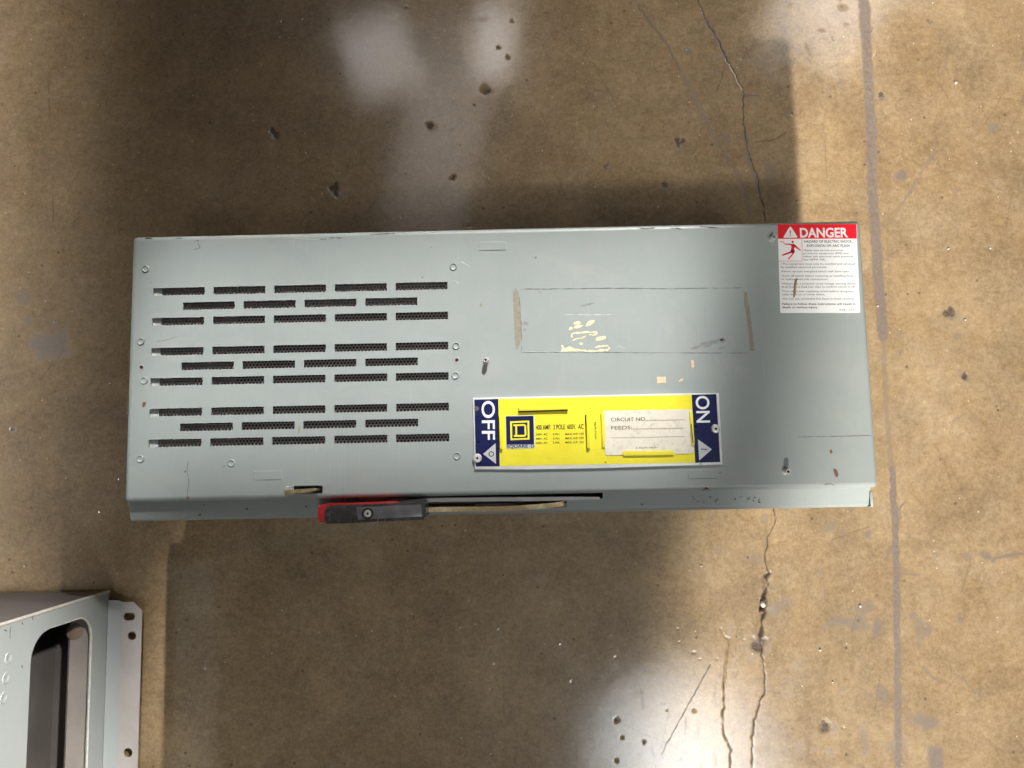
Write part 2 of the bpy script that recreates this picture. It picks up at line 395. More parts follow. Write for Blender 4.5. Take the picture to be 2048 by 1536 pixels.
# ------------------------------------------------------------------ floor: one sheet, fine where the photo shows it
def build_floor():
    rng = np.random.default_rng(3)
    lo = pz(0, 1536, 0); hi = pz(2048, 0, 0); lo2 = pz(0, 0, 0); hi2 = pz(2048, 1536, 0)
    xa, xb = min(lo.x, lo2.x) - .05, max(hi.x, hi2.x) + .05
    ya, yb = min(lo.y, hi2.y) - .05, max(hi.y, lo2.y) + .05
    step = .00112
    out = np.array([.01, .03, .08, .18, .4, .8, 1.5, 2.6])
    xs = np.concatenate([xa - out[::-1], np.arange(xa, xb, step), xb + out])
    ys = np.concatenate([ya - out[::-1], np.arange(ya, yb, step), yb + out])
    X, Y = np.meshgrid(xs, ys); nx, ny = len(xs), len(ys)
    crack = np.zeros_like(X); grey = np.zeros_like(X); pit = np.zeros_like(X); Z = np.zeros_like(X)
    def vnoise(sc, seed):
        r = np.random.default_rng(seed); g = r.random((256, 256))
        u = (X * sc) % 256; v = (Y * sc) % 256
        i = u.astype(int) % 256; j = v.astype(int) % 256; fu = u - np.floor(u); fv = v - np.floor(v)
        fu = fu * fu * (3 - 2 * fu); fv = fv * fv * (3 - 2 * fv)
        i2 = (i + 1) % 256; j2 = (j + 1) % 256
        return (g[j, i] * (1 - fu) + g[j, i2] * fu) * (1 - fv) + (g[j2, i] * (1 - fu) + g[j2, i2] * fu) * fv
    nz = .5 * vnoise(60, 1) + .3 * vnoise(150, 2) + .2 * vnoise(330, 4)
    def sel(x0, x1, y0, y1):
        i0, i1 = np.searchsorted(xs, [x0, x1]); j0, j1 = np.searchsorted(ys, [y0, y1])
        return slice(max(j0, 0), j1), slice(max(i0, 0), i1)
    S = .000577                                          # metres per photo pixel on the floor
    def line(pts, wpx, arr, amp, depth=0, rough=1.5, soft=.5, sub=7, vary=.5):
        P = [pz(x, y, 0) for x, y in pts]
        fine = []
        for a, b in zip(P[:-1], P[1:]):
            L = (b - a).length; n = max(2, int(L / .004))
            nn = Vector((-(b - a).y, (b - a).x, 0)).normalized()
            for k in range(n):
                fine.append(a.lerp(b, k / n) + nn * rng.normal(0, rough * S))
        fine.append(P[-1])
        wv = wpx * S
        ww = [wv * (1 + rng.uniform(-vary, vary)) for _ in fine]
        for k, (a, b) in enumerate(zip(fine[:-1], fine[1:])):
            m = wv * 2.5 + .002
            s = sel(min(a.x, b.x) - m, max(a.x, b.x) + m, min(a.y, b.y) - m, max(a.y, b.y) + m)
            gx, gy = X[s], Y[s]
            if gx.size == 0: continue
            dx, dy = b.x - a.x, b.y - a.y; l2 = dx * dx + dy * dy + 1e-12
            t = np.clip(((gx - a.x) * dx + (gy - a.y) * dy) / l2, 0, 1)
            d = np.hypot(gx - a.x - t * dx, gy - a.y - t * dy)
            hw = (ww[k] * (1 - t) + ww[k + 1] * t) * .5
            e = np.clip((hw * (1 + soft) - d) / (hw * 2 * soft + 1e-9), 0, 1)
            arr[s] = np.maximum(arr[s], e * amp)
            if depth: Z[s] = np.minimum(Z[s], -depth * e)
    def spot(px, py, rx, ry, arr, amp, depth=0, edge=.5, rot=0):
        c = pz(px, py, 0); rx *= S; ry *= S; m = max(rx, ry) * 2
        s = sel(c.x - m, c.x + m, c.y - m, c.y + m)
        dx, dy = X[s] - c.x, Y[s] - c.y
        u = (dx * math.cos(rot) + dy * math.sin(rot)) / rx; v = (-dx * math.sin(rot) + dy * math.cos(rot)) / ry
        d = np.hypot(u, v) + (nz[s] - .5) * 1.9
        e = np.clip((1 - d) / edge + .5, 0, 1)
        arr[s] = np.maximum(arr[s], e * amp)
        if depth: Z[s] = np.minimum(Z[s], -depth * np.clip(e * (.6 + nz[s] * .8), 0, 1))
    # filled control joint
    J = [(1724, -40), (1728, 0), (1735, 130), (1742, 250), (1745, 380), (1748, 430), (1757, 560), (1766, 673)]
    line(J, 22, grey, .88, 0, .8, .22, vary=.12)
    line([(1766, 673), (1773, 810), (1778, 878), (1785, 938)], 13, grey, .55, 0, 1, .5, vary=.4)
    line([(1785, 938), (1787, 1000), (1791, 1055), (1793, 1146), (1795, 1329), (1797, 1590)], 14, grey, .9, 0, .8, .25, vary=.15)
    line([(1735, 60), (1740, 250), (1748, 430)], 7, pit, .25, .0006, 3, 1.0, vary=.8)
    line([(1808, 1005), (1800, 1035), (1791, 1055)], 5, grey, .8); line([(1770, 1120), (1783, 1100), (1788, 1060)], 6, grey, .7)
    line([(1795, 1065), (1815, 1068), (1830, 1078)], 5, grey, .6)
    # cracks
    K = [(1392, -20), (1395, 0), (1415, 46), (1436, 83), (1453, 116), (1469, 145), (1486, 182), (1486, 224), (1490, 269), (1498, 306), (1515, 360), (1529, 427), (1540, 520), (1545, 700), (1546, 900), (1548, 1020), (1550, 1044), (1536, 1077), (1528, 1117), (1539, 1146)]
    line(K, 2.2, crack, .95, .0002, 1.2, .6)
    line([(1412, 40), (1436, 83), (1453, 116)], 10, grey, .7, 0, 1.5, .6)
    line([(1490, 269), (1500, 330), (1515, 360), (1520, 385)], 13, grey, .6, 0, 2, .6)
    line([(1539, 1146), (1534, 1183), (1528, 1226), (1521, 1270)], 6, crack, 1.0, .0014, 2.2, .5, vary=.8)
    line([(1533, 1160), (1526, 1200), (1522, 1240)], 13, pit, .6, .0006, 3.5, .8, vary=.8)
    line([(1521, 1270), (1523, 1303), (1530, 1365), (1531, 1380), (1512, 1424), (1506, 1475), (1501, 1580)], 2.3, crack, 1.0, .0002, 1.3, .6)
    line([(1531, 1380), (1560, 1386)], 2.5, crack, .4)
    line([(1440, 1260), (1457, 1278), (1453, 1321), (1448, 1365)], 2.2, crack, .5, .0006, 1.2, .8)
    line([(1448, 1365), (1446, 1438), (1447, 1467), (1462, 1500), (1459, 1580)], 2.6, crack, 1.0, .0002, 1.3, .6)
    line([(1450, 1470), (1466, 1500)], 2, crack, .6)
    line([(1468, 1230), (1476, 1260), (1470, 1330)], 1.6, crack, .3)
    line([(1453, 116), (1446, 150), (1432, 185)], 2, crack, .35); line([(1486, 190), (1520, 192)], 2, crack, .35)
    # old drag mark
    line([(1262, -15), (1275, 8), (1337, 95), (1382, 178), (1424, 269), (1490, 373), (1500, 430)], 11, grey, .62, 0, 1.4, .8)
    line([(1275, 8), (1337, 95), (1360, 140)], 3, crack, .35)
    line([(1420, 1330), (1334, 1487), (1322, 1511)], 2.4, crack, .85, 0, .5, .7, vary=.3)
    line([(1220, 1435), (1292, 1470), (1334, 1487), (1380, 1510)], 1.6, crack, .35, 0, .6, .8)
    line([(1188, 128), (1240, 225)], 2.5, crack, .3, 0, .5, .8)
    line([(1560, 130), (1400, 108)], 6, grey, .5, 0, 2, .8)
    line([(1572, 264), (1552, 278), (1512, 284)], 3.2, crack, .45, 0, 1, .7)
    line([(1340, 275), (1225, 274)], 3, grey, .6); line([(1386, 310), (1405, 255)], 2, crack, .3)
    line([(1870, 300), (1835, 360), (1790, 430)], 5, grey, .7, 0, 1.4, .7)
    line([(1900, 90), (1885, 150)], 5, grey, .5); line([(1985, 1118), (2060, 1100)], 8, grey, .8, 0, 2, .7)
    line([(1845, 1335), (1880, 1365)], 6, grey, .7); line([(1910, 1345), (1950, 1385)], 5, grey, .7)
    line([(1800, 470), (1860, 590)], 4, grey, .4); line([(105, 350), (107, 450)], 2, crack, .5, 0, .5)
    line([(160, 340), (125, 400)], 1.8, crack, .3); line([(700, 1120), (640, 1400)], 1.4, crack, .15)
    for _ in range(60):
        x, y = rng.uniform(1500, 2060), rng.uniform(-20, 1560); a = rng.uniform(0, 3.1); L = rng.uniform(8, 45); k = rng.normal(0, .25)
        line([(x, y), (x + L * .5 * math.cos(a), y + L * .5 * math.sin(a)), (x + L * math.cos(a + k), y + L * math.sin(a + k))], rng.uniform(2, 6), grey, rng.uniform(.3, .7), 0, 1.5, .9, vary=.8)
    # long scuffs
    for _ in range(110):
        x, y = rng.uniform(-30, 2080), rng.uniform(-30, 1570); a = rng.normal(math.pi / 2, .35) if rng.random() < .75 else rng.uniform(0, math.pi)
        L = rng.uniform(15, 90)
        line([(x, y), (x + L * math.cos(a) * .5, y + L * math.sin(a) * .5 + rng.normal(0, 2)), (x + L * math.cos(a), y + L * math.sin(a))], rng.uniform(.9, 2.2), crack, rng.uniform(.12, .38), 0, .4, .9)
    for _ in range(26):
        x, y = rng.uniform(1150, 1480), rng.uniform(1300, 1545)
        line([(x, y), (x + rng.normal(0, 3), y + rng.uniform(6, 34))], rng.uniform(2, 4.5), crack, rng.uniform(.15, .5), 0, .8, .9)
    # pits and chips
    for px, py, r, d in [(974, 181, 11, .003), (861, 250, 9, .002), (905, 356, 8, .002), (670, 376, 15, .003), (550, 266, 12, .002), (1356, 287, 17, .003),
                         (1213, 331, 10, .003), (1330, 369, 9, .002), (1018, 115, 6, .0015), (998, 95, 4, .001), (1762, 190, 10, .003), (1860, 40, 9, .002),
                         (1898, 628, 14, .002), (1930, 752, 9, .003), (1653, 1453, 15, .004), (1516, 1288, 17, .003), (1025, 42, 4, .001), (812, 15, 5, .001),
                         (236, 178, 3, .001), (30, 331, 3, .001), (1232, 1438, 6, .001), (1245, 1475, 4, .001), (1288, 1484, 5, .001), (1231, 1520, 6, .001),
                         (1995, 820, 4, .001), (1880, 918, 4, .001), (1085, 1053, 6, .0006), (745, 1080, 7, .001), (1520, 1200, 8, .002), (24, 860, 6, .0008),
                         (950, 210, 4, .001), (850, 1290, 3, .001), (1065, 1145, 3, .001)]:
        for q in range(4):
            a_ = rng.uniform(0, 6.3); o_ = 0 if q == 0 else r * rng.uniform(.25, .7)
            spot(px + o_ * math.cos(a_), py + o_ * math.sin(a_), r * rng.uniform(.35, .7), r * rng.uniform(.25, .6), pit, rng.uniform(.5, .9), d * rng.uniform(.12, .35), .9, rng.uniform(0, 3))
        if r > 8: spot(px + 4, py + 5, r * 1.4, r * 1.1, grey, .5, 0, .9)
    for _ in range(170):
        r = 1.2 + 2.2 * rng.random() ** 2.5
        spot(rng.uniform(-20, 2070), rng.uniform(-20, 1560), r, r * rng.uniform(.6, 1.2), pit, rng.uniform(.25, .7), .0003)
    # patches where the seal has worn to grey
    for px, py, rx, ry, a in [(100, 692, 36, 26, .8), (42, 594, 20, 18, .7), (58, 640, 14, 18, .6), (106, 645, 10, 14, .5), (25, 860, 8, 8, .8), (1802, 351, 14, 10, .8),
                              (1375, 103, 12, 7, .7), (1690, 1243, 42, 18, .7), (1725, 1215, 25, 12, .6), (1756, 1262, 9, 28, .7), (1840, 1255, 18, 30, .6), (1735, 1068, 8, 10, .7),
                              (1650, 1055, 22, 14, .5), (1840, 1445, 34, 16, .7), (1872, 1525, 14, 28, .8), (1790, 1490, 26, 22, .6), (1660, 1500, 12, 14, .5), (1730, 1480, 8, 28, .6),
                              (1760, 1385, 10, 14, .7), (1555, 1215, 26, 12, .6), (1515, 1120, 10, 14, .5), (1930, 752, 12, 9, .7), (1855, 733, 10, 5, .6), (1912, 672, 8, 10, .5),
                              (1530, 130, 26, 30, .45), (1540, 340, 12, 26, .55), (1450, 275, 12, 16, .5), (1160, 72, 9, 12, .4), (1600, 1330, 30, 40, .3), (1935, 1112, 12, 8, .6),
                              (1970, 1110, 14, 10, .7), (1930, 640, 8, 6, .5), (1895, 655, 10, 6, .6), (1810, 1140, 12, 10, .5), (1838, 1290, 10, 12, .5), (1530, 1040, 8, 14, .6)]:
        spot(px, py, rx, ry, grey, a, 0, .9, rng.uniform(-.4, .4))
    for _ in range(90):
        spot(rng.uniform(1420, 2060), rng.uniform(-20, 1560), rng.uniform(4, 13), rng.uniform(4, 13), grey, rng.uniform(.2, .6), 0, .8, rng.uniform(0, 3))
    for _ in range(40):
        spot(rng.uniform(-20, 1420), rng.uniform(-20, 1560), rng.uniform(4, 14), rng.uniform(4, 14), grey, rng.uniform(.1, .35), 0, .9, rng.uniform(0, 3))
    Z += (nz - .5) * .00004
    me = bpy.data.meshes.new('floor')
    co = np.stack([X.ravel(), Y.ravel(), Z.ravel()], 1).astype(np.float32)
    nf = (nx - 1) * (ny - 1)
    i, j = np.meshgrid(np.arange(nx - 1), np.arange(ny - 1)); a = (j * nx + i).ravel()
    quads = np.stack([a, a + 1, a + nx + 1, a + nx], 1).astype(np.int32)
    me.vertices.add(nx * ny); me.vertices.foreach_set('co', co.ravel())
    me.loops.add(nf * 4); me.loops.foreach_set('vertex_index', quads.ravel())
    me.polygons.add(nf); me.polygons.foreach_set('loop_start', np.arange(nf, dtype=np.int32) * 4)
    me.polygons.foreach_set('use_smooth', np.ones(nf, dtype=bool))
    me.update(calc_edges=True)
    at = me.attributes.new('marks', 'FLOAT_COLOR', 'POINT')
    at.data.foreach_set('color', np.stack([crack.ravel(), grey.ravel(), pit.ravel(), np.ones(nx * ny)], 1).astype(np.float32).ravel())
    o = link('floor', me, FLOOR); o['kind'] = 'structure'
    return o
build_floor()

# ------------------------------------------------------------------ plates with rectangular openings
def plate_bm(xs, ys, solid, z0, z1, zf=None):
    """tensor grid of cells; solid(cx, cy) says which cells are metal"""
    bm = bmesh.new(); V = {}
    def vert(i, j, k):
        if (i, j, k) not in V:
            z = (z1 if k else z0) + (zf(xs[i], ys[j]) if zf else 0)
            V[(i, j, k)] = bm.verts.new((xs[i], ys[j], z))
        return V[(i, j, k)]
    nx, ny = len(xs) - 1, len(ys) - 1
    S = [[solid((xs[i] + xs[i + 1]) / 2, (ys[j] + ys[j + 1]) / 2) for j in range(ny)] for i in range(nx)]
    for i in range(nx):
        for j in range(ny):
            if not S[i][j]: continue
            bm.faces.new([vert(a, b, 1) for a, b in ((i, j), (i + 1, j), (i + 1, j + 1), (i, j + 1))])
            bm.faces.new([vert(a, b, 0) for a, b in ((i, j + 1), (i + 1, j + 1), (i + 1, j), (i, j))])
            for di, dj, e in ((-1, 0, ((i, j), (i, j + 1))), (1, 0, ((i + 1, j + 1), (i + 1, j))), (0, -1, ((i + 1, j), (i, j))), (0, 1, ((i, j + 1), (i + 1, j + 1)))):
                ii, jj = i + di, j + dj
                if 0 <= ii < nx and 0 <= jj < ny and S[ii][jj]: continue
                p, q = e
                bm.faces.new((vert(*p, 1), vert(*q, 1), vert(*q, 0), vert(*p, 0)))
    return bm
def uniq(v):
    v = sorted(v); r = [v[0]]
    for k in v[1:]:
        if k - r[-1] > 1e-6: r.append(k)
    return r

# ------------------------------------------------------------------ the switch
sw = empty('disconnect_switch', (0, 0, 0), 'grey metal electrical disconnect switch with slotted vents and yellow nameplate lying on the floor', 'switch')
WX, WY = 0.320, 0.116
# body under the cover: four walls and a floor pan
BX, BY0, BY1 = 0.311, -0.1255, 0.098
def wallbox(name, x0, x1, y0, y1, z0, z1): return box(name, x0, x1, y0, y1, z0, z1, PAINT, sw, .0006, 1)
zt = H - .0275
wallbox('side_wall', -BX, -BX + .002, BY0, BY1, 0, zt + .003); wallbox('side_wall', BX - .002, BX, BY0, BY1, 0, zt + .003)
wallbox('back_wall', -BX + .002, BX - .002, BY1 - .002, BY1, 0, zt + .012)
wallbox('front_wall', -BX + .002, BX - .002, BY0, BY0 + .002, 0, zt)
box('bottom_pan', -BX + .002, BX - .002, BY0 + .002, BY1 - .002, 0.001, .004, DARK, sw)

# slots in the cover
s0 = pz(305, 583); s1 = pz(895, 574)
sx0 = pz(303, 690).x; sx1 = pz(896.5, 690).x
SW_ = (sx1 - sx0) / (4 * 1.1695 + 1); PITCH = SW_ * 1.1695
sy_t = pz(600, 577.5).y; sy_b = pz(600, 881).y; RP = (sy_t - sy_b) / 10; SH = .0066
holes = []
for g in range(3):
    for r in range(3):
        yc = sy_t - (g * 4 + r) * RP
        n = 4 if r == 1 else 5
        x = sx0 + (PITCH / 2 if r == 1 else 0)
        for k in range(n): holes.append((x + k * PITCH, x + k * PITCH + SW_, yc - SH / 2, yc + SH / 2))
lt0, lt1 = pz(587, 988), pz(645, 971)
holes.append((lt0.x, lt1.x, lt0.y, lt1.y))
rad = .0042
px_, py_ = WX - rad, WY - rad
xs = uniq([-px_, px_] + [h[0] for h in holes] + [h[1] for h in holes]); ys = uniq([-py_, py_] + [h[2] for h in holes] + [h[3] for h in holes])
def solid(cx, cy): return not any(h[0] < cx < h[1] and h[2] < cy < h[3] for h in holes)
bm = plate_bm(xs, ys, solid, H - .0016, H)
# rolled edge of the cover
def ring(bm, hx, hy, z, cr, n=4):
    vs = []
    for cx, cy, a0 in ((1, 1, 0), (-1, 1, 90), (-1, -1, 180), (1, -1, 270)):
        for k in range(n + 1):
            a = R(a0 + 90 * k / n)
            vs.append(bm.verts.new((cx * (hx - cr) + cr * math.cos(a), cy * (hy - cr) + cr * math.sin(a), z)))
    return vs
prof = [(0, 0)] + [(rad * math.sin(R(a)), -rad * (1 - math.cos(R(a)))) for a in (18, 36, 54, 72, 90)] + [(rad, -.0135), (rad - .0016, -.0135), (rad - .0016, -.004)]
rings = [ring(bm, px_ + dx, py_ + dx, H + dz, max(.0002, dx * .9 + .0004)) for dx, dz in prof]
for A, B in zip(rings[:-1], rings[1:]):
    n = len(A)
    for k in range(n): bm.faces.new((A[k], A[(k + 1) % n], B[(k + 1) % n], B[k]))
cover = from_bm('cover', bm, PAINT, sw, ang=30)

# step along the front, with the handle slot cut in it
sy1 = -.112; e0 = pz(260, 1042, H - .021); e1 = pz(1757, 1013, H - .021)
sy0 = (e0.y + e1.y) / 2 + .0035
shx0, shx1 = pz(257, 1025, H - .018).x, 0.3205
sl0 = pz(775, 1011, H - .016); sl1 = pz(1206, 999, H - .016); sl2 = pz(1134, 1000, H - .016)
sl3 = pz(1120, 1016.5, H - .016)
hl = [(sl0.x, sl1.x, pz(1100, 999.5, H - .016).y, sy1 + .003), (pz(840, 1000, H - .016).x, sl2.x, sl3.y, sl3.y + .006),
      (pz(694, 1000, H - .016).x, pz(716, 1000, H - .016).x, pz(705, 1006, H - .016).y, sy1 + .002)]
def slope(x, y): return -.0058 * (sy1 - y) / (sy1 - sy0)
xs = uniq([shx0, shx1] + [v for h in hl for v in h[:2]]); ys = uniq([sy0, sy1 + .006] + [v for h in hl for v in h[2:]])
holes2 = hl
bm = plate_bm(xs, ys, lambda cx, cy: not any(h[0] < cx < h[1] and h[2] < cy < h[3] for h in holes2), H - .0172, H - .0156, slope)
zs = H - .0156 - .0058
pr = [(0, 0)] + [(.0038 * math.sin(R(a)), -.0038 * (1 - math.cos(R(a)))) for a in (25, 50, 75, 90)] + [(.0038, -.016), (.0022, -.016)]
prev = None
for dy, dz in pr:
    cur = (bm.verts.new((shx0 + (.004 if dz < -.003 else 0), sy0 - dy, zs + dz)), bm.verts.new((shx1, sy0 - dy, zs + dz)))
    if prev: bm.faces.new((prev[0], prev[1], cur[1], cur[0]))
    prev = cur
step = from_bm('front_step', bm, PAINT, sw, ang=30)
# folded end tab at the right end of the step
ta, tb = pz(1741, 985, H - .018), pz(1757, 1012, H - .018)
box('end_tab', ta.x, shx1 + .0004, sy0 - .0035, -.1200, H - .034, H - .0172, PAINT2, sw, .0012)

# perforated screen behind the slots
def screen():
    x0, x1 = pz(323, 700, H - .0036).x, sx1 + .006; y0, y1 = sy_b - .010, sy_t + .010
    p = .00305; r = p * .40; z = H - .0036; th = .0009
    bm = bmesh.new(); row = 0; y = y0
    while y < y1:
        x = x0 + (p / 2 if row % 2 else 0)
        while x < x1:
            O = [bm.verts.new((x + p / math.sqrt(3) * math.cos(R(60 * k + 30)), y + p / math.sqrt(3) * math.sin(R(60 * k + 30)), z)) for k in range(6)]
            I = [bm.verts.new((x + r * math.cos(R(60 * k + 30)), y + r * math.sin(R(60 * k + 30)), z)) for k in range(6)]
            B = [bm.verts.new((v.co.x, v.co.y, z - th)) for v in I]
            for k in range(6):
                q = (k + 1) % 6
                bm.faces.new((O[k], O[q], I[q], I[k])); bm.faces.new((I[k], I[q], B[q], B[k]))
            x += p
        y += p * math.sqrt(3) / 2; row += 1
    me = bpy.data.meshes.new('vent_screen'); bm.to_mesh(me); bm.free()
    o = link('vent_screen', me, SCREEN, sw); return o, x0, x1, y0, y1
scr, qx0, qx1, qy0, qy1 = screen()
box('screen_frame', qx0 - .016, qx0 - .0005, qy0, qy1, H - .0043, H - .0031, PAINT2, sw)
box('screen_frame', qx1 + .001, qx1 + .012, qy0, qy1, H - .0043, H - .0031, PAINT2, sw)
for g in range(3):
    for r in (0, 2, ):
        yc = sy_t - (g * 4 + r) * RP - SH * .25
        prism('frame_clip', [(sx0 - .004, yc - .006), (sx0 + .005, yc - .006), (sx0 + .0015, yc + .0005), (sx0 - .004, yc + .002)], H - .0032, H - .0018, BARE, sw, .0006)

# spot-weld dimples, embossed pads, screw holes, studs
for x, y in [(291, 538), (907, 533.5), (282, 683), (912, 692), (288, 761), (911, 751), (281, 918), (463, 926.5), (914, 912)]:
    c = pz(x, y)
    lathe('weld_dimple', [(.0035, -.0002), (.0032, .0006), (.0027, .0009), (.0022, .0003), (.0012, .0001), (0, .00008)], c, PAINT, sw)
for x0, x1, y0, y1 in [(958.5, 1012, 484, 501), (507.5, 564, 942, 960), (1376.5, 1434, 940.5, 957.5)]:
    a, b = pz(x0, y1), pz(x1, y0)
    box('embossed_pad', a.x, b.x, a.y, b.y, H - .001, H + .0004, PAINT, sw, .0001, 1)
    for p, m_ in (([(x0, y0), (x0, y1)], PAD_SHADE), ([(x0, y1), (x1, y1 - .6)], PAD_SHADE), ([(x0, y0), (x1, y0 - .6)], PAD_LIT), ([(x1, y0), (x1, y1)], PAD_LIT)):
        ribbon_px('pad_edge_shading', p, .9, H, .0001, m_, sw, .2, 3)  # light and shade of the pad edges painted as thin ribbons
for x, y in [(283, 734.5), (913.7, 720.3)]:
    c = pz(x, y)
    lathe('screw_hole', [(.0026, -.0001), (.0023, .0004), (.0017, .0004), (.0014, -.0001)], c, BARE, sw)
    lathe('hole_bottom', [(.0015, .00012), (0, .00012)], c, DARK, sw)
for x, y in [(1549, 473), (971.5, 719.5), (1577, 943)]:
    c = pz(x, y, H + .0075)
    s = lathe('hollow_stud', [(.0030, -.0077), (.0026, -.0066), (.0021, -.0058), (.0021, -.0004), (.0019, 0), (.0013, 0), (.0011, -.0006), (.0011, -.003), (0, -.003)], c, RIVET, sw)
    s2 = lathe('stud_bore', [(.00105, -.0024), (0, -.0024)], c, DARK, sw); 

# latch in its slot
def extrude_path(name, pts, th, z0, z1, mat, parent, bevel=.0003):
    """a strip of plate standing on edge: plan path, thickness th"""
    L, Rr = [], []
    for i, p in enumerate(pts):
        q0, q1 = pts[max(i - 1, 0)], pts[min(i + 1, len(pts) - 1)]
        dx, dy = q1[0] - q0[0], q1[1] - q0[1]; l = math.hypot(dx, dy)
        t = th[i] if isinstance(th, (list, tuple)) else th
        L.append((p[0] - dy / l * t / 2, p[1] + dx / l * t / 2)); Rr.append((p[0] + dy / l * t / 2, p[1] - dx / l * t / 2))
    return prism(name, L + Rr[::-1], z0, z1, mat, parent, bevel, 1)
def path_px(pts, z): return [tuple(pz(x, y, z)[:2]) for x, y in pts]
extrude_path('latch', path_px([(568, 984.5), (580, 983.5), (592, 983), (606, 982), (620, 980.5), (633, 979)], H + .006), [.0030, .0030, .0034, .0034, .0030, .0022], H - .010, H + .006, BRASS, sw)
c = pz(574.5, 978, H + .004)
lathe('latch_rivet', [(.0024, -.0045), (.0024, -.0008), (.0017, 0), (0, 0)], c, GALV, sw)

# handle: arm plates, red grip and black cap
zp = H - .008
extrude_path('arm_guide', path_px([(800, 1005.5), (850, 1000.5), (900, 999.5), (1000, 998.5), (1080, 998), (1140, 997), (1200, 996.3)], zp), [.0030, .0034, .0034, .0034, .0034, .0030, .0024], H - .045, zp, GALV, sw)
zq = H - .0065
arm = extrude_path('handle_arm', path_px([(800, 1020), (850, 1019.5), (905, 1018.5), (960, 1018), (1010, 1017), (1060, 1014.5), (1100, 1011), (1127, 1008)], zq), .0040, H - .05, zq, BRASS, sw, .0004)
extrude_path('link_plate', path_px([(950, 1010), (990, 1009), (1030, 1008)], H - .012), .0018, H - .04, H - .012, PRIMER, sw)
zg = H + .017
def grip():
    pts = [(655, 1013), (668, 1011), (700, 1010.5), (780, 1007), (846, 1003.5), (851, 1008), (850.5, 1034), (846, 1039.5), (760, 1043), (705, 1046), (668, 1047.5), (652, 1048), (648, 1040), (648, 1022)]
    g = prism('grip_cap', [pz(x, y, zg)[:2] for x, y in pts], zg - .030, zg, GRIP, sw, .0022, 3)
    pts2 = [(640, 1010), (652, 1008), (700, 1007.5), (785, 1003.5), (795, 1006), (795, 1036), (700, 1040), (652, 1046), (638, 1045), (634, 1038), (634, 1015)]
    r = prism('red_grip', [pz(x, y, zg - .005)[:2] for x, y in pts2], zg - .036, zg - .0055, REDG, sw, .0020, 3)
    # raised panel and thumb hollow on the cap
    ppx('cap_panel', [(712, 1014.5), (843, 1008.5), (844, 1033), (716, 1040)], zg, .0009, GRIP_LIT, g, .0006)
    c = pz(735.5, 1027, zg)
    lathe('screw_recess', [(.0050, .0006), (.0046, .0014), (.0040, .0015), (.0036, .0010), (.0034, .0007), (0, .0007)], c, INK, g)
    lathe('screw', [(.0030, .0007), (.0028, .0013), (.0021, .0016), (.0012, .0014), (.0009, .0009), (0, .0009)], c, RIVET, g)
    lathe('screw_socket', [(.0009, .0011), (0, .0011)], c, DARK, g)
    return g
grip()
hz = zg + .0012
h_pts = [(766, 1011, hz), (762, 1022, hz + .002), (758, 1034, hz + .001), (754, 1044, hz + .001), (747, 1050, zg - .004), (738, 1057, zg - .012)]
tag(tube('hair_strand', [pz(x, y, z) for x, y, z in h_pts], .00022, HAIR, None, 4), 'fine pale hair draped over the black handle grip', 'hair')

# ------------------------------------------------------------------ nameplate
Z5 = lambda X, Y: (930 + X / 3.864, 770 + Y / 3.864)
Z2 = lambda X, Y: (1000 + X / 10.24, 820 + Y / 10.24)
ZN = H + .0020
np_ = ppx('nameplate', [Z5(62, 100), Z5(400, 92), Z5(1000, 80), Z5(1500, 68), Z5(1958, 62), Z5(1972, 340), Z5(1987, 615), Z5(1500, 627), Z5(1000, 643), Z5(500, 652), Z5(75, 652), Z5(68, 380)], H + .0002, .0018, ALU, sw, .0004)
def on(name, pts, mat, z=ZN, t=.00012, parent=np_): return ppx(name, [Z5(*p) for p in pts], z, t, mat, parent)
on('off_panel', [(72, 113), (257, 108), (268, 628), (84, 630)], NAVY)
on('on_panel', [(1752, 76), (1942, 70), (1972, 595), (1779, 601)], NAVY)
on('yellow_field', [(257.6, 108), (1751.5, 76), (1778.5, 600), (268.6, 627)], YEL)
zi = ZN + .00014
# OFF / ON read from top to bottom
text('off_lettering', 'OFF', Z5(181, 122), Z5(184, 424), 26.2, zi, WHITE, np_, .015)
text('on_lettering', 'ON', Z5(1836, 84), Z5(1844, 291), 27.0, zi, WHITE, np_, .015)
t1 = on('off_triangle', [(236, 450), (240, 610), (140, 533)], SILVER, zi)
t2 = on('on_triangle', [(1800, 420), (1908, 497), (1810, 583)], SILVER, zi)
zk = zi + .00014
c = pz(*Z5(203, 533), zk)
lathe('off_mark', [(.0023, 0), (.0023, .0001), (.0016, .0001), (.0016, 0)], c, INK, t1)
on('on_mark', [(1824, 492), (1872, 494), (1872, 501), (1824, 499)], INK, zk, .0001, t2)
# logo block
l0 = on('logo_border', [(312, 238), (536, 234), (541, 489), (317, 495)], SILVER, zi)
on('logo_block', [(317, 243), (528, 239), (533, 457), (321, 461)], NAVY, zk, .0001, l0)
zl = zk + .00012
def logo(pts): ppx('logo_mark', [Z2(*p) for p in pts], zl, .0001, YEL, l0)
logo([(205, 232), (600, 215), (600.6, 252), (206, 269)]); logo([(212, 583), (606, 568), (607, 605), (215, 620)])
logo([(206, 268), (246, 266.5), (252, 582), (212, 583.5)]); logo([(560, 253.5), (600.5, 252), (606, 568.5), (566, 570)])
logo([(272, 296), (500, 287), (508, 324), (350, 329), (312, 331), (275, 332)])
logo([(500, 287), (538, 320), (543, 512), (510, 546), (504, 508), (499, 324)])
logo([(312, 331), (350, 329), (354, 512), (316, 512)])
logo([(282, 513), (316, 511), (354, 511), (504, 508), (510, 546), (284, 549)])
text('logo_lettering', 'SQUARE', Z2(134, 748), Z2(572, 738), 6.6, zk, NAVY, np_, .015)
text('logo_lettering', 'D', Z2(632, 738), Z2(702, 735), 6.6, zk, NAVY, np_, .015)
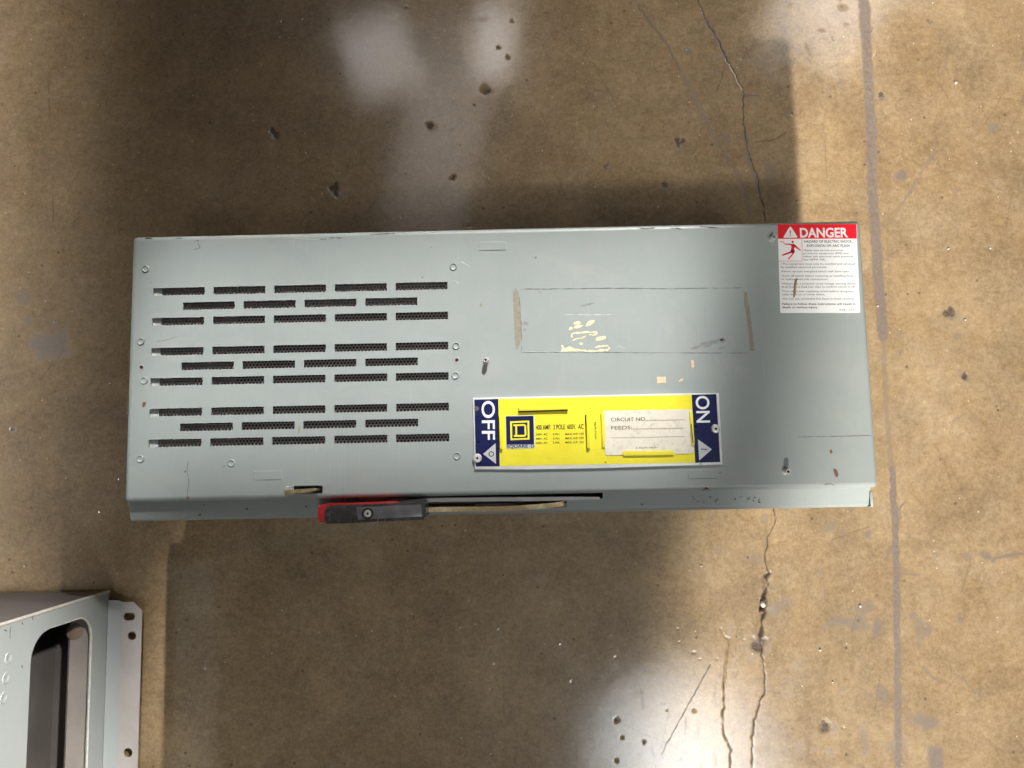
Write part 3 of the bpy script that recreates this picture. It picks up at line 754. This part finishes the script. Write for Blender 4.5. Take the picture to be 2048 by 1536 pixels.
text('rating_lettering', '400 AMP.  3 POLE  600V.  AC', Z5(548, 327), Z5(915, 320), 9.6, zi, INK, np_, .018)
for i, (v, hp) in enumerate((('240V. AC', '125'), ('480V. AC', '250'), ('600V. AC', '250'))):
    dy = i * 32.5
    text('rating_lettering', v, Z5(548, 383 + dy), Z5(637, 381 + dy), 4.2, zi, INK, np_, .012)
    text('rating_lettering', '3 PH.', Z5(680, 381 + dy), Z5(733, 380 + dy), 4.2, zi, INK, np_, .012)
    text('rating_lettering', 'MAX. H.P. ' + hp, Z5(776, 379 + dy), Z5(917, 376 + dy), 4.2, zi, INK, np_, .012)
text('part_number', '48275-712-01', Z5(1006, 285), Z5(1011, 418), 3.4, zi, INK, np_, .01)
# raised holding tabs pressed out of the plate
def tab(pts, mat=YEL, z1=.0030): ppx('card_tab', [Z5(*p) for p in pts], ZN, z1, mat, np_, .0007)
tab([(413, 170), (795, 164), (796, 192), (414, 203)]); tab([(934, 226), (958, 225), (966, 488), (940, 490)]); tab([(262, 242), (286, 240), (292, 494), (268, 498)])
for pts in ([(410, 202), (795, 193), (794, 200), (416, 212)], [(926, 232), (934, 230), (941, 486), (936, 490)]):
    on('tab_slit', pts, INK, zi, .0001)
# rivets and open hole
for x, y in [Z5(95, 566), Z5(1938, 338)]:
    c = pz(x, y, ZN + .001)
    lathe('rivet', [(.0040, -.0015), (.0039, -.0003), (.0033, .0008), (.0022, .0012), (.0011, .0010), (.0010, .0004), (0, .0004)], c, RIVET, np_)
    lathe('rivet_bore', [(.0010, .0006), (0, .0006)], c, DARK, np_)
c = pz(*Z5(90, 182), ZN); lathe('rivet_hole', [(.0021, .0002), (0, .0002)], c, SCRATCH, np_)
# card in the holder
ZC = ZN + .0004
card = ppx('circuit_card', [Z5(1066, 205), Z5(1070, 200), Z5(1085, 200), Z5(1400, 193), Z5(1742, 188), Z5(1750, 197), Z5(1766, 505), Z5(1762, 522), Z5(1740, 530), Z5(1400, 536), Z5(1095, 544), Z5(1083, 538), Z5(1080, 500)], ZN + .00012, .0005, CARD, None)
tag(card, 'stained cream card printed for a circuit number, tucked under the yellow tabs', 'card')
zc = ZN + .00012 + .0005
def ctext(s, a, b, h, bold=.0): text('card_lettering', s, Z5(*a), Z5(*b), h, zc, INK, card, bold, .0001)
ctext('CIRCUIT NO', (1128, 267), (1392, 262), 7.2); ctext('FEEDS:', (1130, 331), (1290, 328), 7.2); ctext('A-40274-346-01', (1316, 486), (1486, 483), 3.2)
for a, b in (((1394, 274), (1692, 269)), ((1288, 341), (1692, 334)), ((1130, 409), (1698, 398))):
    p, q = Z5(*a), Z5(*b)
    ppx('ruled_line', [(p[0], p[1] - .35), (q[0], q[1] - .35), (q[0], q[1] + .35), (p[0], p[1] + .35)], zc, .0001, INKSOFT, card)
def tab2(pts): prism('card_tab', [pz(*Z5(*p), zc)[:2] for p in pts], ZN, zc + .0012, YEL, np_, .0006)
tab2([(1049, 222), (1076, 220), (1083, 480), (1060, 483)]); tab2([(1733, 210), (1758, 208), (1774, 464), (1748, 468)]); tab2([(1219, 512), (1608, 508), (1612, 542), (1222, 548)])
ppx('tab_wear', [Z5(1745, 300), Z5(1752, 300), Z5(1766, 440), Z5(1760, 462), Z5(1752, 400)], zc + .0012, .0001, SCRATCH, np_)
ppx('plate_scuff', [Z5(1800, 612), Z5(1822, 606), Z5(1840, 611), Z5(1820, 613)], ZN, .0001, RUST, np_)
ppx('plate_scuff', [Z5(1080, 600), Z5(1086, 592), Z5(1090, 600), Z5(1098, 606), Z5(1092, 596), Z5(1082, 590)], zi, .0001, SCRATCH, np_)

# ------------------------------------------------------------------ danger label
Z7 = lambda X, Y: (1500 + X / 6.4, 420 + Y / 6.4)
dl = ppx('danger_label', [Z7(353, 181), Z7(1362, 180), Z7(1367, 366), Z7(1410, 1305), Z7(1400, 1316), Z7(396, 1318), Z7(387, 1308), Z7(358, 370)], H, .0002, LABEL, sw)
zd = H + .0002
def lab(name, pts, mat, z=zd): return ppx(name, [Z7(*p) for p in pts], z, .0001, mat, dl)
lab('red_header', [(354, 182), (1361, 181), (1366, 366), (358, 369)], REDP)
zh = zd + .00011
lab('warning_triangle', [(516, 213), (526, 218), (606, 343), (600, 354), (436, 355), (428, 345), (506, 218)], WHITE, zh)
lab('exclamation', [(507, 264), (525, 264), (520, 315), (512, 315)], REDP, zh + .0001); lab('exclamation', [(509, 322), (523, 322), (523, 333), (509, 333)], REDP, zh + .0001)
text('danger_lettering', 'DANGER', Z7(638, 289), Z7(1252, 286), 18.6, zh, WHITE, dl, .030)
# pictogram
for pts in ([(662, 373), (667, 373), (672, 652), (667, 652)], [(366, 653), (668, 651), (668, 656), (366, 658)]): lab('panel_line', pts, REDL)
c = pz(*Z7(546, 408), zd); lathe('figure_head', [(.00105, .0001), (0, .0001)], c, REDP, dl)
for pts in ([(518, 436), (562, 434), (582, 460), (560, 500), (572, 520), (545, 560), (524, 510), (532, 470)], [(440, 428), (525, 432), (525, 448), (440, 442)],
            [(560, 436), (578, 445), (652, 515), (645, 524), (565, 468)], [(524, 510), (556, 520), (540, 548), (412, 588), (406, 574), (515, 530)],
            [(540, 530), (574, 515), (570, 545), (498, 634), (482, 628), (540, 560)], [(378, 402), (425, 404), (440, 430), (432, 432), (420, 412), (378, 410)]):
    lab('figure', pts, REDP)
T = [('HAZARD OF ELECTRIC SHOCK,', 694, 1312, 402, 5.0, .02), ('EXPLOSION OR ARC FLASH', 728, 1280, 456, 5.0, .02),
     ('\u2022Apply appropriate personal', 682, 1182, 514, 3.6, 0), ('protective equipment (PPE) and', 682, 1258, 554, 3.6, 0), ('follow safe electrical work practices.', 682, 1328, 594, 3.6, 0), ('See NFPA 70E.', 682, 966, 634, 3.6, 0),
     ('\u2022This equipment must only be installed and serviced', 398, 1340, 689, 3.6, 0), ('by qualified electrical personnel.', 398, 985, 730, 3.6, 0),
     ('\u2022Never operate energized switch with door open.', 400, 1278, 785, 3.6, 0),
     ('\u2022Turn off switch before removing or installing fuses', 402, 1322, 842, 3.6, 0), ('or making load side connections.', 402, 1000, 884, 3.6, 0),
     ('\u2022Always use a properly rated voltage sensing device', 404, 1354, 942, 3.6, 0), ('at all line and load fuse clips to confirm switch is off.', 404, 1348, 982, 3.6, 0),
     ('\u2022Turn off power supplying switch before doing any', 406, 1320, 1040, 3.6, 0), ('other work on or inside switch.', 408, 960, 1080, 3.6, 0),
     ('\u2022Do not use renewable link fuses in fused switches.', 412, 1344, 1135, 3.6, 0),
     ('Failure to follow these instructions will result in', 414, 1348, 1202, 4.0, .03), ('death or serious injury.', 414, 868, 1244, 4.0, .03), ('40281-172-01', 1140, 1350, 1278, 3.0, 0)]
for s, x0, x1, y, h, bo in T: text('label_lettering', s, Z7(x0, y), Z7(x1, y), h, zd, INK, dl, bo * .5, .0001)
tw = [Z7(604, 880), Z7(585, 930), Z7(578, 985), Z7(576, 1030), Z7(572, 1080), Z7(562, 1118)]
tag(tube('straw_fragment', [pz(x, y, H + .0011) for x, y in tw], .0009, STRAW, None, 6), 'thin dry straw fragment lying on the white danger label', 'straw')

# ------------------------------------------------------------------ marks on the cover
Z6 = lambda X, Y: (990 + X / 3.793, 540 + Y / 3.793)
def m6(name, pts, mat, t=.00012): return ppx(name, [Z6(*p) for p in pts], H, t, mat, cover)
def r6(name, pts, w, mat, jit=.5, sub=4): return ribbon_px(name, [Z6(*p) for p in pts], w, H, .0001, mat, cover, jit, sub)
r6('tape_edge', [(190, 146), (500, 143), (900, 138), (1300, 142), (1600, 138), (1878, 136)], .9, SCRATCH, .8, 12)
r6('tape_edge', [(205, 624), (600, 624), (1000, 627), (1400, 629), (1800, 630), (1920, 629)], .8, SCRATCH, .8, 12)
r6('tape_edge', [(205, 620), (500, 621), (900, 624)], .6, LIGHTSCR, .8, 8)
r6('tape_edge', [(182, 190), (192, 300), (200, 420), (204, 620)], .8, SCRATCH, .8, 8)
m6('tape_residue', [(136, 165), (150, 140), (165, 145), (178, 170), (184, 240), (196, 320), (198, 450), (200, 520), (188, 560), (178, 600), (158, 602), (150, 520), (146, 400), (138, 260)], TAPE)
m6('tape_residue', [(1888, 168), (1912, 165), (1918, 230), (1935, 320), (1944, 400), (1958, 520), (1966, 612), (1936, 615), (1925, 500), (1914, 400), (1900, 300), (1890, 260)], TAPE)
for cx, cy, rx, ry, rot in [(622, 402, 26, 12, -.1), (632, 428, 32, 13, -.2), (574, 444, 17, 12, -.5), (724, 400, 42, 15, -.5), (800, 519, 44, 15, -.2), (654, 559, 14, 9, 0)]:
    x, y = Z6(cx, cy); blob_px('glue_fleck', x, y, rx / 3.793, ry / 3.793, H, .00018, CREAM, cover, 14, .18, rot)
r6('glue_fleck', [(592, 512), (578, 500), (590, 482), (650, 476), (720, 470), (768, 470), (774, 484), (745, 492), (710, 488)], 3.0, CREAM, .5)
r6('glue_fleck', [(586, 536), (620, 520), (660, 515), (690, 500)], 2.4, CREAM, .5)
r6('glue_fleck', [(505, 565), (515, 595), (560, 605), (600, 598), (640, 605), (700, 616), (780, 612), (850, 606), (872, 594), (850, 574), (800, 578), (760, 588)], 3.2, CREAM, .6)
m6('glue_fleck', [(500, 618), (505, 600), (540, 590), (565, 578), (590, 590), (605, 606), (640, 618)], CREAM)
for pts in ([(1228, 812), (1240, 808), (1264, 812), (1296, 808), (1297, 856), (1262, 856), (1232, 861)], [(1390, 848), (1400, 832), (1425, 822), (1433, 826), (1420, 842)], [(1488, 686), (1506, 682), (1512, 738), (1492, 741)]):
    m6('paper_scrap', pts, TAN, .0002)
r6('pale_scratch', [(525, 338), (700, 340), (890, 338)], .8, LIGHTSCR, .9, 14); r6('pale_scratch', [(915, 590), (945, 572), (960, 590), (990, 594)], .7, LIGHTSCR, .8)
for cx, cy, rx, ry in [(1640, 550, 90, 22), (1725, 540, 20, 14), (1720, 590, 26, 8), (235, 405, 26, 14), (225, 455, 14, 10), (700, 262, 60, 8), (1520, 590, 30, 12)]:
    x, y = Z6(cx, cy); blob_px('grime_smear', x, y, rx / 3.793, ry / 3.793, H, .00006, STAIN, cover, 22, .45, -.25)
Z8 = lambda X, Y: (1360 + X / 4.655, 800 + Y / 4.655)
for pts in ([(1425, 642), (1445, 638), (1462, 655), (1475, 690), (1468, 718), (1450, 716), (1438, 695)], [(1392, 478), (1400, 460), (1408, 460), (1422, 484), (1405, 502)]):
    ppx('rust_chip', [Z8(*p) for p in pts], H, .0001, RUST, cover)
ribbon_px('scratch', [Z8(1100, 345), Z8(1400, 341), Z8(1780, 330)], .7, H, .0001, SCRATCH, cover, .8, 14)
ribbon_px('scratch', [Z8(1345, 785), Z8(1400, 780), Z8(1450, 800)], 1.0, H, .0001, SCRATCH, cover, .8, 6)
for a in ((205, 842, 260, 820), (230, 815, 278, 835)): ribbon_px('rust_chip', [Z8(a[0], a[1]), Z8(a[2], a[3])], 2.4, H - .0002, .0004, RUST, cover, .8, 5)
ppx('rust_chip', [(284, 812), (286, 804), (292, 804), (291, 811), (287, 815)], H, .0001, RUST, cover)
ribbon_px('scratch', [(376, 922), (374, 942), (378, 962), (375, 985), (374.5, 996)], .8, H, .0001, SCRATCH, cover, .3, 5)
ppx('rust_chip', [(373, 994), (378, 993), (378, 998), (373, 998)], H, .0001, RUST, cover)
ribbon_px('scratch', [(388, 483), (397, 480), (396, 487), (400, 494), (397, 497), (388, 499)], 1.0, H, .0001, SCRATCH, cover, .6, 4)
ribbon_px('scratch', [(312, 683), (330, 681), (355, 673)], .6, H, .0001, SCRATCH, cover, .3, 4)
ribbon_px('scratch', [(302, 562), (302.5, 567)], .8, H, .0001, SCRATCH, cover, .3, 2)
for pts in ([(640, 478), (652, 480)], [(660, 475), (685, 476)], [(740, 469), (790, 467)], [(352, 476), (365, 476)], [(290, 477), (305, 477)], [(1280, 458), (1310, 456)], [(1340, 456), (1365, 458)], [(1400, 453), (1440, 456)], [(255, 800), (255, 830)], [(258, 690), (257, 740)]):
    ribbon_px('edge_scuff', pts, 1.3, H - .0002, .00035, SCRATCH, cover, .9, 6)
ribbon_px('pale_scratch', [(587, 476), (625, 479), (640, 478)], .8, H, .0001, LIGHTSCR, cover, .3, 4)
ribbon_px('pale_scratch', [(922, 522), (940, 533)], 1.2, H, .0001, LIGHTSCR, cover, .7, 4); ribbon_px('pale_scratch', [(907, 560), (918, 566)], 1.0, H, .0001, LIGHTSCR, cover, .7, 4)
for x, y in [(962, 610), (862, 494), (1440, 945)]: blob_px('rust_chip', x, y, 2.6 if x == 962 else 1.2, 3.4 if x == 962 else 1.2, H, .0001, TAPE if x == 962 else SCRATCH, cover)
Zs = H - .0165
for _ in range(15):
    x = random.gauss(1440, 60); blob_px('grime_speck', x, 1001 - (x - 1440) * .02 + random.uniform(-9, 9), random.uniform(.5, 1.4), random.uniform(.5, 1.2), Zs - .003, .002, SCRATCH, step, 7)
for x, y in [(613, 1013), (495, 1018), (400, 1030)]: blob_px('grime_speck', x, y, 1.8, 1.4, Zs - .003, .002, SCRATCH, step, 7)
for pts, r in (([(598, 852), (597.5, 860), (597, 868)], .0006), ([(445, 742), (446, 754)], .00035), ([(515, 743), (517, 752)], .0004)):
    tag(tube('straw_fragment', [pz(x, y, H + r * .8) for x, y in pts], r, STRAW, None, 5), 'tiny dry straw stem lying across the slotted vent rows', 'straw', 'straw stems on the vents')

# ------------------------------------------------------------------ second enclosure at the corner of the photo
eb = pz(217, 1182, .018)
EX, EY = eb.x, eb.y                       # its north-east corner
en = empty('metal_enclosure', (EX - .2, EY - .3, 0), 'tall grey metal enclosure with an oblong window in its side, on the floor', 'enclosure')
EH, ELX, ELY = .300, .40, .62
TH = .0022
def side_panel():
    # plan of the wall as (y, z), opening is a rounded oblong
    def yz(px, py):
        p = pxw(px, py, EX); return p.y, p.z
    oy1 = yz(160, 1236)[0]; oz0 = yz(181, 1330)[1]; oz1 = yz(60, 1330)[1]; oy0 = oy1 - .42
    cr = .026
    outer = [(EY - ELY, .016), (EY, .016), (EY, EH), (EY - ELY, EH)]
    inner = []
    for cy, cz, a0 in ((oy1 - cr, oz1 - cr, 0), (oy0 + cr, oz1 - cr, 90), (oy0 + cr, oz0 + cr, 180), (oy1 - cr, oz0 + cr, 270)):
        for k in range(9):
            a = R(a0 + 90 * k / 8); inner.append((cy + cr * math.cos(a), cz + cr * math.sin(a)))
    bm = bmesh.new()
    n = len(inner)
    def mk(x, pts): return [bm.verts.new((x, p[0], p[1])) for p in pts]
    for x in (EX, EX - TH):
        O = mk(x, [(EY, EH), (EY - ELY, EH), (EY - ELY, .016), (EY, .016)]); I = mk(x, inner)
        for q in range(4):
            seg = I[q * 9:q * 9 + 9]
            for k in range(8): bm.faces.new((O[q], seg[k], seg[k + 1]))
            bm.faces.new((O[q], I[q * 9 + 8], I[((q + 1) * 9) % n], O[(q + 1) % 4]))
        if x == EX: O1, I1 = O, I
    for k in range(n): bm.faces.new((I1[k], I1[(k + 1) % n], I[(k + 1) % n], I[k]))
    for k in range(4): bm.faces.new((O1[k], O1[(k + 1) % 4], O[(k + 1) % 4], O[k]))
    es = [e for e in bm.edges if all(abs(v.co.x - EX) < 1e-7 for v in e.verts) and len(e.link_faces) == 2 and any(abs(f.normal.x) < .5 for f in (ff for ff in e.link_faces if (ff.normal_update() or True)))]
    bmesh.ops.bevel(bm, geom=es, offset=.0007, segments=2, affect='EDGES')
    return from_bm('side_wall', bm, PAINT2, en, ang=35), oy1, oz0, oz1
sp_, oy1, oz0, oz1 = side_panel()
box('end_wall', EX - ELX, EX - TH - .0002, EY - TH, EY - .0003, .016, EH, PRIMER, en, .0005, 1)
box('side_wall', EX - ELX - TH, EX - ELX - .0002, EY - ELY, EY, .016, EH, PAINT2, en, .0005, 1)
box('end_wall', EX - ELX, EX - TH - .0002, EY - ELY + .0003, EY - ELY + TH, .016, EH, PRIMER, en, .0005, 1)
box('top_plate', EX - ELX - TH, EX, EY - ELY, EY, EH + .0002, EH + TH, PAINT2, en, .0008, 2)
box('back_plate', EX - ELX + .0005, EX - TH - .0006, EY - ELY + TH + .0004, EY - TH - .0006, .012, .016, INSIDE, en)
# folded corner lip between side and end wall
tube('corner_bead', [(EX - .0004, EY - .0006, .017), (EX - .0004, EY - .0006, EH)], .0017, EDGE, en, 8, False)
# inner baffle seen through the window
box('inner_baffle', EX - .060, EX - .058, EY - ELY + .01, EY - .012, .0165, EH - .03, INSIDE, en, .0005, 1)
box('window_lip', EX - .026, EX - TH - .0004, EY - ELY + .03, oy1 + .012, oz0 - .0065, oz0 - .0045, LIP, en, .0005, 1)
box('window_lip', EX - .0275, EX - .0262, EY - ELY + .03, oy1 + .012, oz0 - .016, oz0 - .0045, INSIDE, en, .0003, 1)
c = pz(149, 1263, oz0 - .0044)
lathe('knockout', [(.0088, -.0004), (.0088, .0005), (.0080, .0009), (0, .0009)], c, KNOCK, en, 28)
# pressed dimples on the wall
for px, py in [(17, 1316), (12, 1356), (7, 1396)]:
    p = pxw(px, py, EX)
    o = lathe('weld_dimple', [(.0052, -.0002), (.0048, .0007), (.0038, .0009), (.0030, .0005), (0, .0003)], (0, 0, 0), PAINT2, en)
    o.matrix_world = Matrix.Translation(p) @ Euler((0, R(90), 0)).to_matrix().to_4x4()
rim = [(oy1 - .42, oz0)] + [(oy1 - .30 + .27 * k / 3, oz0) for k in range(1, 4)] + [(oy1 - .026 + .026 * math.cos(R(a)), oz0 + .026 + .026 * math.sin(R(a))) for a in range(270, 361, 10)] + [(oy1, oz0 + .05)]
tube('opening_rim', [(EX - .0002, y, z) for y, z in rim], .0010, EDGE, en, 6)
# wall scuffs
for px0, py0, px1, py1 in [(22, 1252, 20, 1278), (45, 1243, 46, 1250), (65, 1233, 66, 1240), (44, 1330, 45, 1336), (8, 1262, 14, 1262)]:
    a, b = pxw(px0, py0, EX), pxw(px1, py1, EX)
    tube('scuff', [a, (a + b) / 2 + Vector((0, .001, .001)), b], .0006, SCRATCH, en, 4)
# mounting flange: sloped web, then a flat punched strip
FZ = .010
fx0 = pz(237, 1340, FZ + .002).x; fx1 = pz(281, 1340, FZ).x; fy1 = pz(250, 1204, FZ).y
prof = [(EX + .0005, .0185), (fx0 - .002, FZ + .0035), (fx0, FZ + .002), (fx0 + .0015, FZ + .0010)]
bm = bmesh.new(); prev = None
yA, yB = EY - .010, EY - ELY
for k, (x, z) in enumerate(prof):
    ytop = yA + (fy1 - yA) * k / 3
    cur = [bm.verts.new((x, ytop, z)), bm.verts.new((x, yB, z)), bm.verts.new((x - .0005, yB, z - .0018)), bm.verts.new((x - .0005, ytop, z - .0018))]
    if prev:
        for a in range(4): bm.faces.new((prev[a], prev[(a + 1) % 4], cur[(a + 1) % 4], cur[a]))
    prev = cur
web = from_bm('flange_web', bm, PAINT2, en, ang=50)
def flange():
    holes = []
    for px, py, rx, ry in [(259, 1233, .0066, .0044), (264.5, 1271.5, .0048, .0048), (256.5, 1505, .0050, .0050)]:
        p = pz(px, py, FZ); holes.append((p.x, p.y, rx, ry))
    cu = bpy.data.curves.new('f', 'CURVE'); cu.dimensions = '2D'; cu.fill_mode = 'BOTH'; cu.extrude = .0009; cu.bevel_depth = 0
    def spl(pts):
        s = cu.splines.new('POLY'); s.points.add(len(pts) - 1)
        for p, q in zip(s.points, pts): p.co = (q[0], q[1], 0, 1)
        s.use_cyclic_u = True
    ch = .010
    spl([(fx0 + .0013, fy1), (fx1 - ch, fy1), (fx1, fy1 - ch), (fx1, yB), (fx0 + .0013, yB)])
    for x, y, rx, ry in holes:
        pts = []
        for k in range(24):
            a = 2 * math.pi * k / 24
            if rx > ry: pts.append((x + (rx - ry) * (1 if math.cos(a) > 0 else -1) + ry * math.cos(a), y + ry * math.sin(a)))
            else: pts.append((x + rx * math.cos(a), y + ry * math.sin(a)))
        spl(pts)
    ob = bpy.data.objects.new('f', cu); me = bpy.data.meshes.new_from_object(ob); bpy.data.objects.remove(ob); bpy.data.curves.remove(cu)
    me.name = 'mounting_flange'
    for v in me.vertices: v.co.z += FZ
    return link('mounting_flange', me, FLANGE, en)
flange()
# feet under the enclosure's back plate
for x in (EX - .03, EX - ELX + .03):
    box('foot_rail', x - .012, x + .012, EY - ELY + .02, EY - .02, 0, .0125, INSIDE, en)

# ------------------------------------------------------------------ grit on the floor
def pebble(px, py, r, label, group=None, mat=STONE):
    bm = bmesh.new(); bmesh.ops.create_icosphere(bm, subdivisions=2, radius=r)
    sx, sy, sz = random.uniform(.8, 1.3), random.uniform(.7, 1.1), random.uniform(.5, .75)
    for v in bm.verts: v.co = Vector((v.co.x * sx, v.co.y * sy, v.co.z * sz)) * (1 + random.uniform(-.14, .14))
    o = from_bm('grit_crumb', bm, mat, None, ang=60)
    p = pz(px, py, 0); o.location = (p.x, p.y, r * .45); o.rotation_euler.z = random.uniform(0, 6)
    tag(o, label, 'grit', group)
for px, py, r in [(996, 1257, .0018), (411, 1337, .0016), (1720, 1212, .0016), (1911, 166, .0018), (1865, 0 + 6, .0010), (1402, 1132, .0012), (520, 12, .0010), (931, 1061, .0012), (1150, 1250, .001), (950, 1248, .0011), (744, 1262, .001), (1640, 1300, .0014), (1665, 1364, .0012), (1930, 640, .0014), (1980, 497, .0012), (1755, 612, .0014), (1896, 498, .0013)]:
    pebble(px, py, r, 'tiny pale crumb of grit lying loose on the bare brown floor', 'crumbs of grit on the floor')
pebble(1525, 1208, .0034, 'pale stone chip wedged in the wide broken crack of the floor')
pebble(1522, 1222, .0036, 'rust brown stone chip in the wide broken crack', None, RUST)
